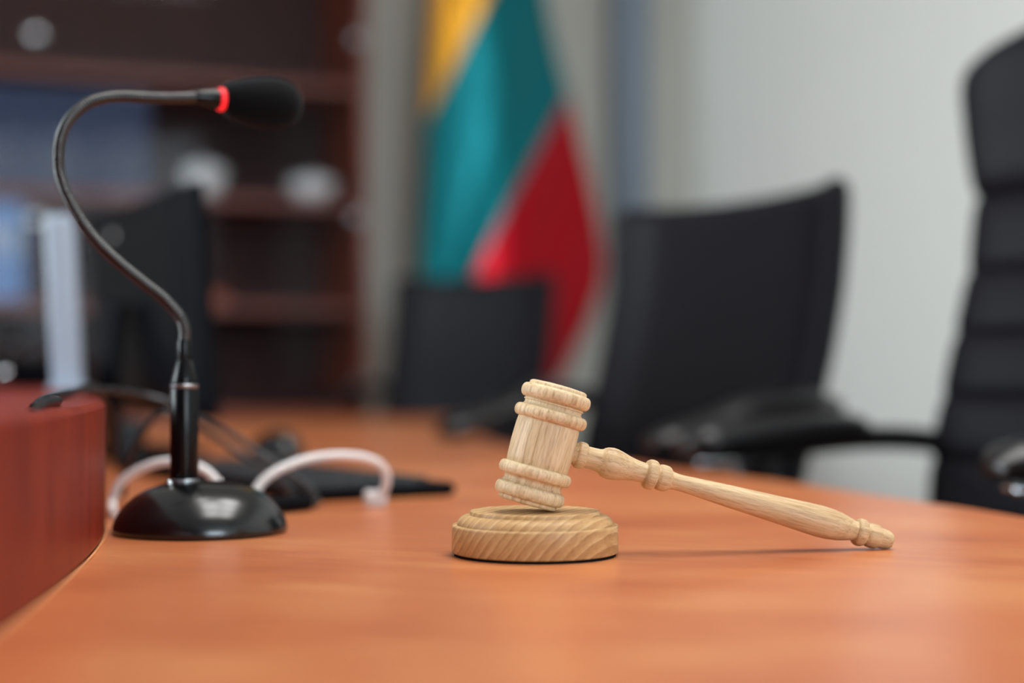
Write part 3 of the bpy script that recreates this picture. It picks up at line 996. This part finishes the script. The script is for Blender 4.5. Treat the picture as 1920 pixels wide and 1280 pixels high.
# outline of the hanging cloth (drop below the finial, left and right edge), in thousandths of a flag length
left = [(-420, 905), (-330, 850), (-200, 832), (0, 815), (250, 800), (500, 788), (700, 784), (830, 800)]
right = [(-420, 935), (-330, 965), (-200, 990), (0, 1030), (100, 1054), (200, 1083), (300, 1108), (400, 1131), (470, 1142), (520, 1138), (600, 1108), (700, 1058), (780, 1010), (830, 970)]
NR, NC = 90, 70
v, f, uvq = [], [], []
for j in range(NR + 1):
    y = -420 + 1250 * j / NR
    l, r = interp(left, y), interp(right, y)
    for i in range(NC + 1):
        u = i / NC
        x = l + (r - l) * u
        w = max(0.0, min(1.0, y / 500.0))
        fold = [(l - 4, -0.03), (848 - 14 * w, 0.02), (866 - 18 * w, 0.012), (912 + 30 * w, -0.022), (940 + 50 * w, 0.03), (1060 + 60 * w, 0.24), (1160, 0.30)]
        d = 0.5 * (interp(fold, x - 9) + interp(fold, x + 9)) * (0.5 + 0.5 * min(1.0, (y + 420) / 420)) + 0.004 * math.sin((x + y * 0.3) / 18.0)
        v.append(((x - 970) * SC, d, 0.85 + (698 - y) * SC))
        uvq.append(((x + 0.5 * y) - 912 + 233) / 699.0)
for j in range(NR):
    for i in range(NC):
        a = j * (NC + 1) + i
        f.append((a, a + 1, a + NC + 2, a + NC + 1))
me = bpy.data.meshes.new('cloth')
me.from_pydata(v, [], f)
uvl = me.uv_layers.new(name='cloth')
for lp in me.loops:
    uvl.data[lp.index].uv = (min(0.999, max(0.001, uvq[lp.vertex_index])), 0.5)
me.polygons.foreach_set('use_smooth', [True] * len(me.polygons))
me.materials.append(M['flag'])
o = bpy.data.objects.new('cloth', me)
COL.objects.link(o)
o.parent = fl
so = o.modifiers.new('solid', 'SOLIDIFY')
so.thickness = 0.0015
px = (918 - 970) * SC
lathe('pole', [(0, 0.03), (0.014, 0.03), (0.014, 2.62), (0, 2.62)], M['steel'], fl, 20, loc=(px, 0.10, 0), autosmooth=40)
lathe('finial', [(0, 2.62), (0.018, 2.62), (0.022, 2.65), (0.012, 2.70), (0, 2.76)], M['steel'], fl, 20, loc=(px, 0.10, 0))
lathe('pole_base', [(0, 0), (0.16, 0), (0.165, 0.01), (0.12, 0.025), (0.03, 0.04), (0.02, 0.07), (0, 0.07)], M['steel'], fl, 36, loc=(px, 0.10, 0))

# ------------------------------------------------------------------ glazed bookcase on the back wall
CA0, CA1 = 1.2546, 3.0946          # along the back wall
CB = 0.474                       # depth
CH = 2.15
bc = empty('bookcase', room((CA0 + CA1) / 2, CB / 2, 0))
tag(bc, 'tall dark cherry bookcase with glass doors against the back wall', 'bookcase')
t = 0.022
rb = lambda n, a0, a1, b0, b1, z0, z1, mt: room_box(n, a0, a1, b0, b1, z0, z1, mt, bc, bevel=0.0015)
rb('side_panel', CA0, CA0 + t, 0.0, CB, 0, CH, M['cherry'])
rb('side_panel', CA1 - t, CA1, 0.0, CB, 0, CH, M['cherry'])
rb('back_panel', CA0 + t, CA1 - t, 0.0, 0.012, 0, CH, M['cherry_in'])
rb('top_panel', CA0 - 0.01, CA1 + 0.01, 0.0, CB + 0.02, CH, CH + 0.03, M['cherry'])
rb('plinth', CA0 + t, CA1 - t, 0.02, CB - 0.03, 0, 0.08, M['cherry'])
SHELF = [0.745, 1.040, 1.335, 1.660]
for z in SHELF:
    rb('shelf', CA0 + t, CA1 - t, 0.012, CB - 0.022, z - 0.024, z, M['cherry'])
DW = (CA1 - CA0) / 4
for k in (1, 2, 3):
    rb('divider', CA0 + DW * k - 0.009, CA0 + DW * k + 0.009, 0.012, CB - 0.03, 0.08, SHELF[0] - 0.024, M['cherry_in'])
inv = bc.matrix_basis.inverted()
out = (math.radians(90), 0, math.atan2(E2.y, E2.x) + math.pi / 2)
for k in range(4):
    a0, a1 = CA0 + DW * k + 0.002, CA0 + DW * (k + 1) - 0.002
    d = rb('base_door', a0, a1, CB - 0.02, CB, 0.085, SHELF[0] - 0.003, M['cherry'])
    g = rb('glass_door', a0 + 0.002, a1 - 0.002, CB - 0.006, CB, SHELF[0] + 0.004, CH - 0.02, M['glass'])
    kp = room(a1 - 0.05 if k in (0, 3) else a0 + 0.05, CB + 0.012, 0.62)
    lathe('knob', [(0, -0.012), (0.006, -0.012), (0.006, 0.0), (0.013, 0.004), (0.013, 0.010), (0, 0.014)], M['steel'], d, 16, loc=inv @ kp, rot=out)
    hx = a0 + 0.026 if k in (0, 3) else a1 - 0.026
    for z in ((0.815, 1.283, 1.785) if k in (0, 3) else (0.795, 1.25, 1.735)):
        hp_ = room(hx, CB, z)
        lathe('hinge', [(0, -0.001), (0.017, -0.001), (0.018, 0.001), (0.016, 0.005), (0.008, 0.008), (0, 0.009)], M['steel'] if k in (0, 3) else M['chrome'], g, 20, loc=inv @ hp_, rot=out)


def shelf_thing(name, a, b, z, label, cat, group=None):
    o = empty(name, room(a, b, z), math.atan2(-E1.y, -E1.x))
    return tag(o, label, cat, group)


# white porcelain on the lit shelf
for a, r, h, lab in ((1.700, 0.064, 0.072, 'taller lidded white porcelain bowl on the bookcase shelf, next to the binders'), (1.395, 0.070, 0.050, 'flatter lidded white porcelain bowl on the bookcase shelf, beside its right side panel')):
    o = shelf_thing('porcelain_bowl', a, 0.385, SHELF[2], lab, 'bowl', 'white bowls on the bookcase shelf')
    lathe('bowl', [(0, 0), (r * 0.55, 0), (r * 0.58, 0.006), (r * 0.8, h * 0.4), (r, h), (r - 0.003, h), (r * 0.76, h * 0.42), (r * 0.5, 0.01), (0, 0.01)], M['porcelain'], o, 36)
    lathe('lid', [(r - 0.002, h), (r * 0.8, h + 0.012), (r * 0.2, h + 0.02), (0.008, h + 0.026), (0, h + 0.03)], M['porcelain'], o, 36)

# binders
bv, bf = box_vf(-0.026, 0.026, -0.12, 0.12, 0.0, 0.29)
proto = None
n = 0


def binder(a, b, z, mat, h, label, group):
    o = shelf_thing('binder', a, b, z, label, 'binder', group)
    box('cover', -0.0255, 0.0255, -0.13, 0.13, 0.0, h, mat, o, bevel=0.002)
    box('label_strip', -0.014, 0.014, -0.1312, -0.1302, h * 0.45, h * 0.8, M['white'] if mat is M['binder_blue'] else mat, o, bevel=0.0)
    lathe('finger_ring', [(0.008, -0.0005), (0.011, -0.0005), (0.011, 0.001), (0.008, 0.001), (0.008, -0.0005)], M['steel'], o, 20, loc=(0, -0.131, h * 0.22), rot=(math.radians(90), 0, 0))
    return o


for k in range(8):
    binder(2.255 - k * 0.0535, 0.315, SHELF[2], M['binder'], 0.27, 'dull slate blue binder standing in the row beside the white bowls', 'slate blue binders on the bookcase shelf')
for k in range(2):
    binder(2.255 - k * 0.0535, 0.315, SHELF[1], M['binder_blue'], 0.255, 'bright blue binder one shelf below the slate blue row', 'blue binders on the bookcase shelf')
o = shelf_thing('card_box', 1.68, 0.385, SHELF[1], 'small orange-brown card box on the bookcase shelf beside the monitor', 'box')
box('body', -0.04, 0.04, -0.03, 0.03, 0, 0.022, M['box_orange'], o, bevel=0.001)
box('lid', -0.0415, 0.0415, -0.0315, 0.0315, 0.0222, 0.03, M['box_orange'], o, bevel=0.001)
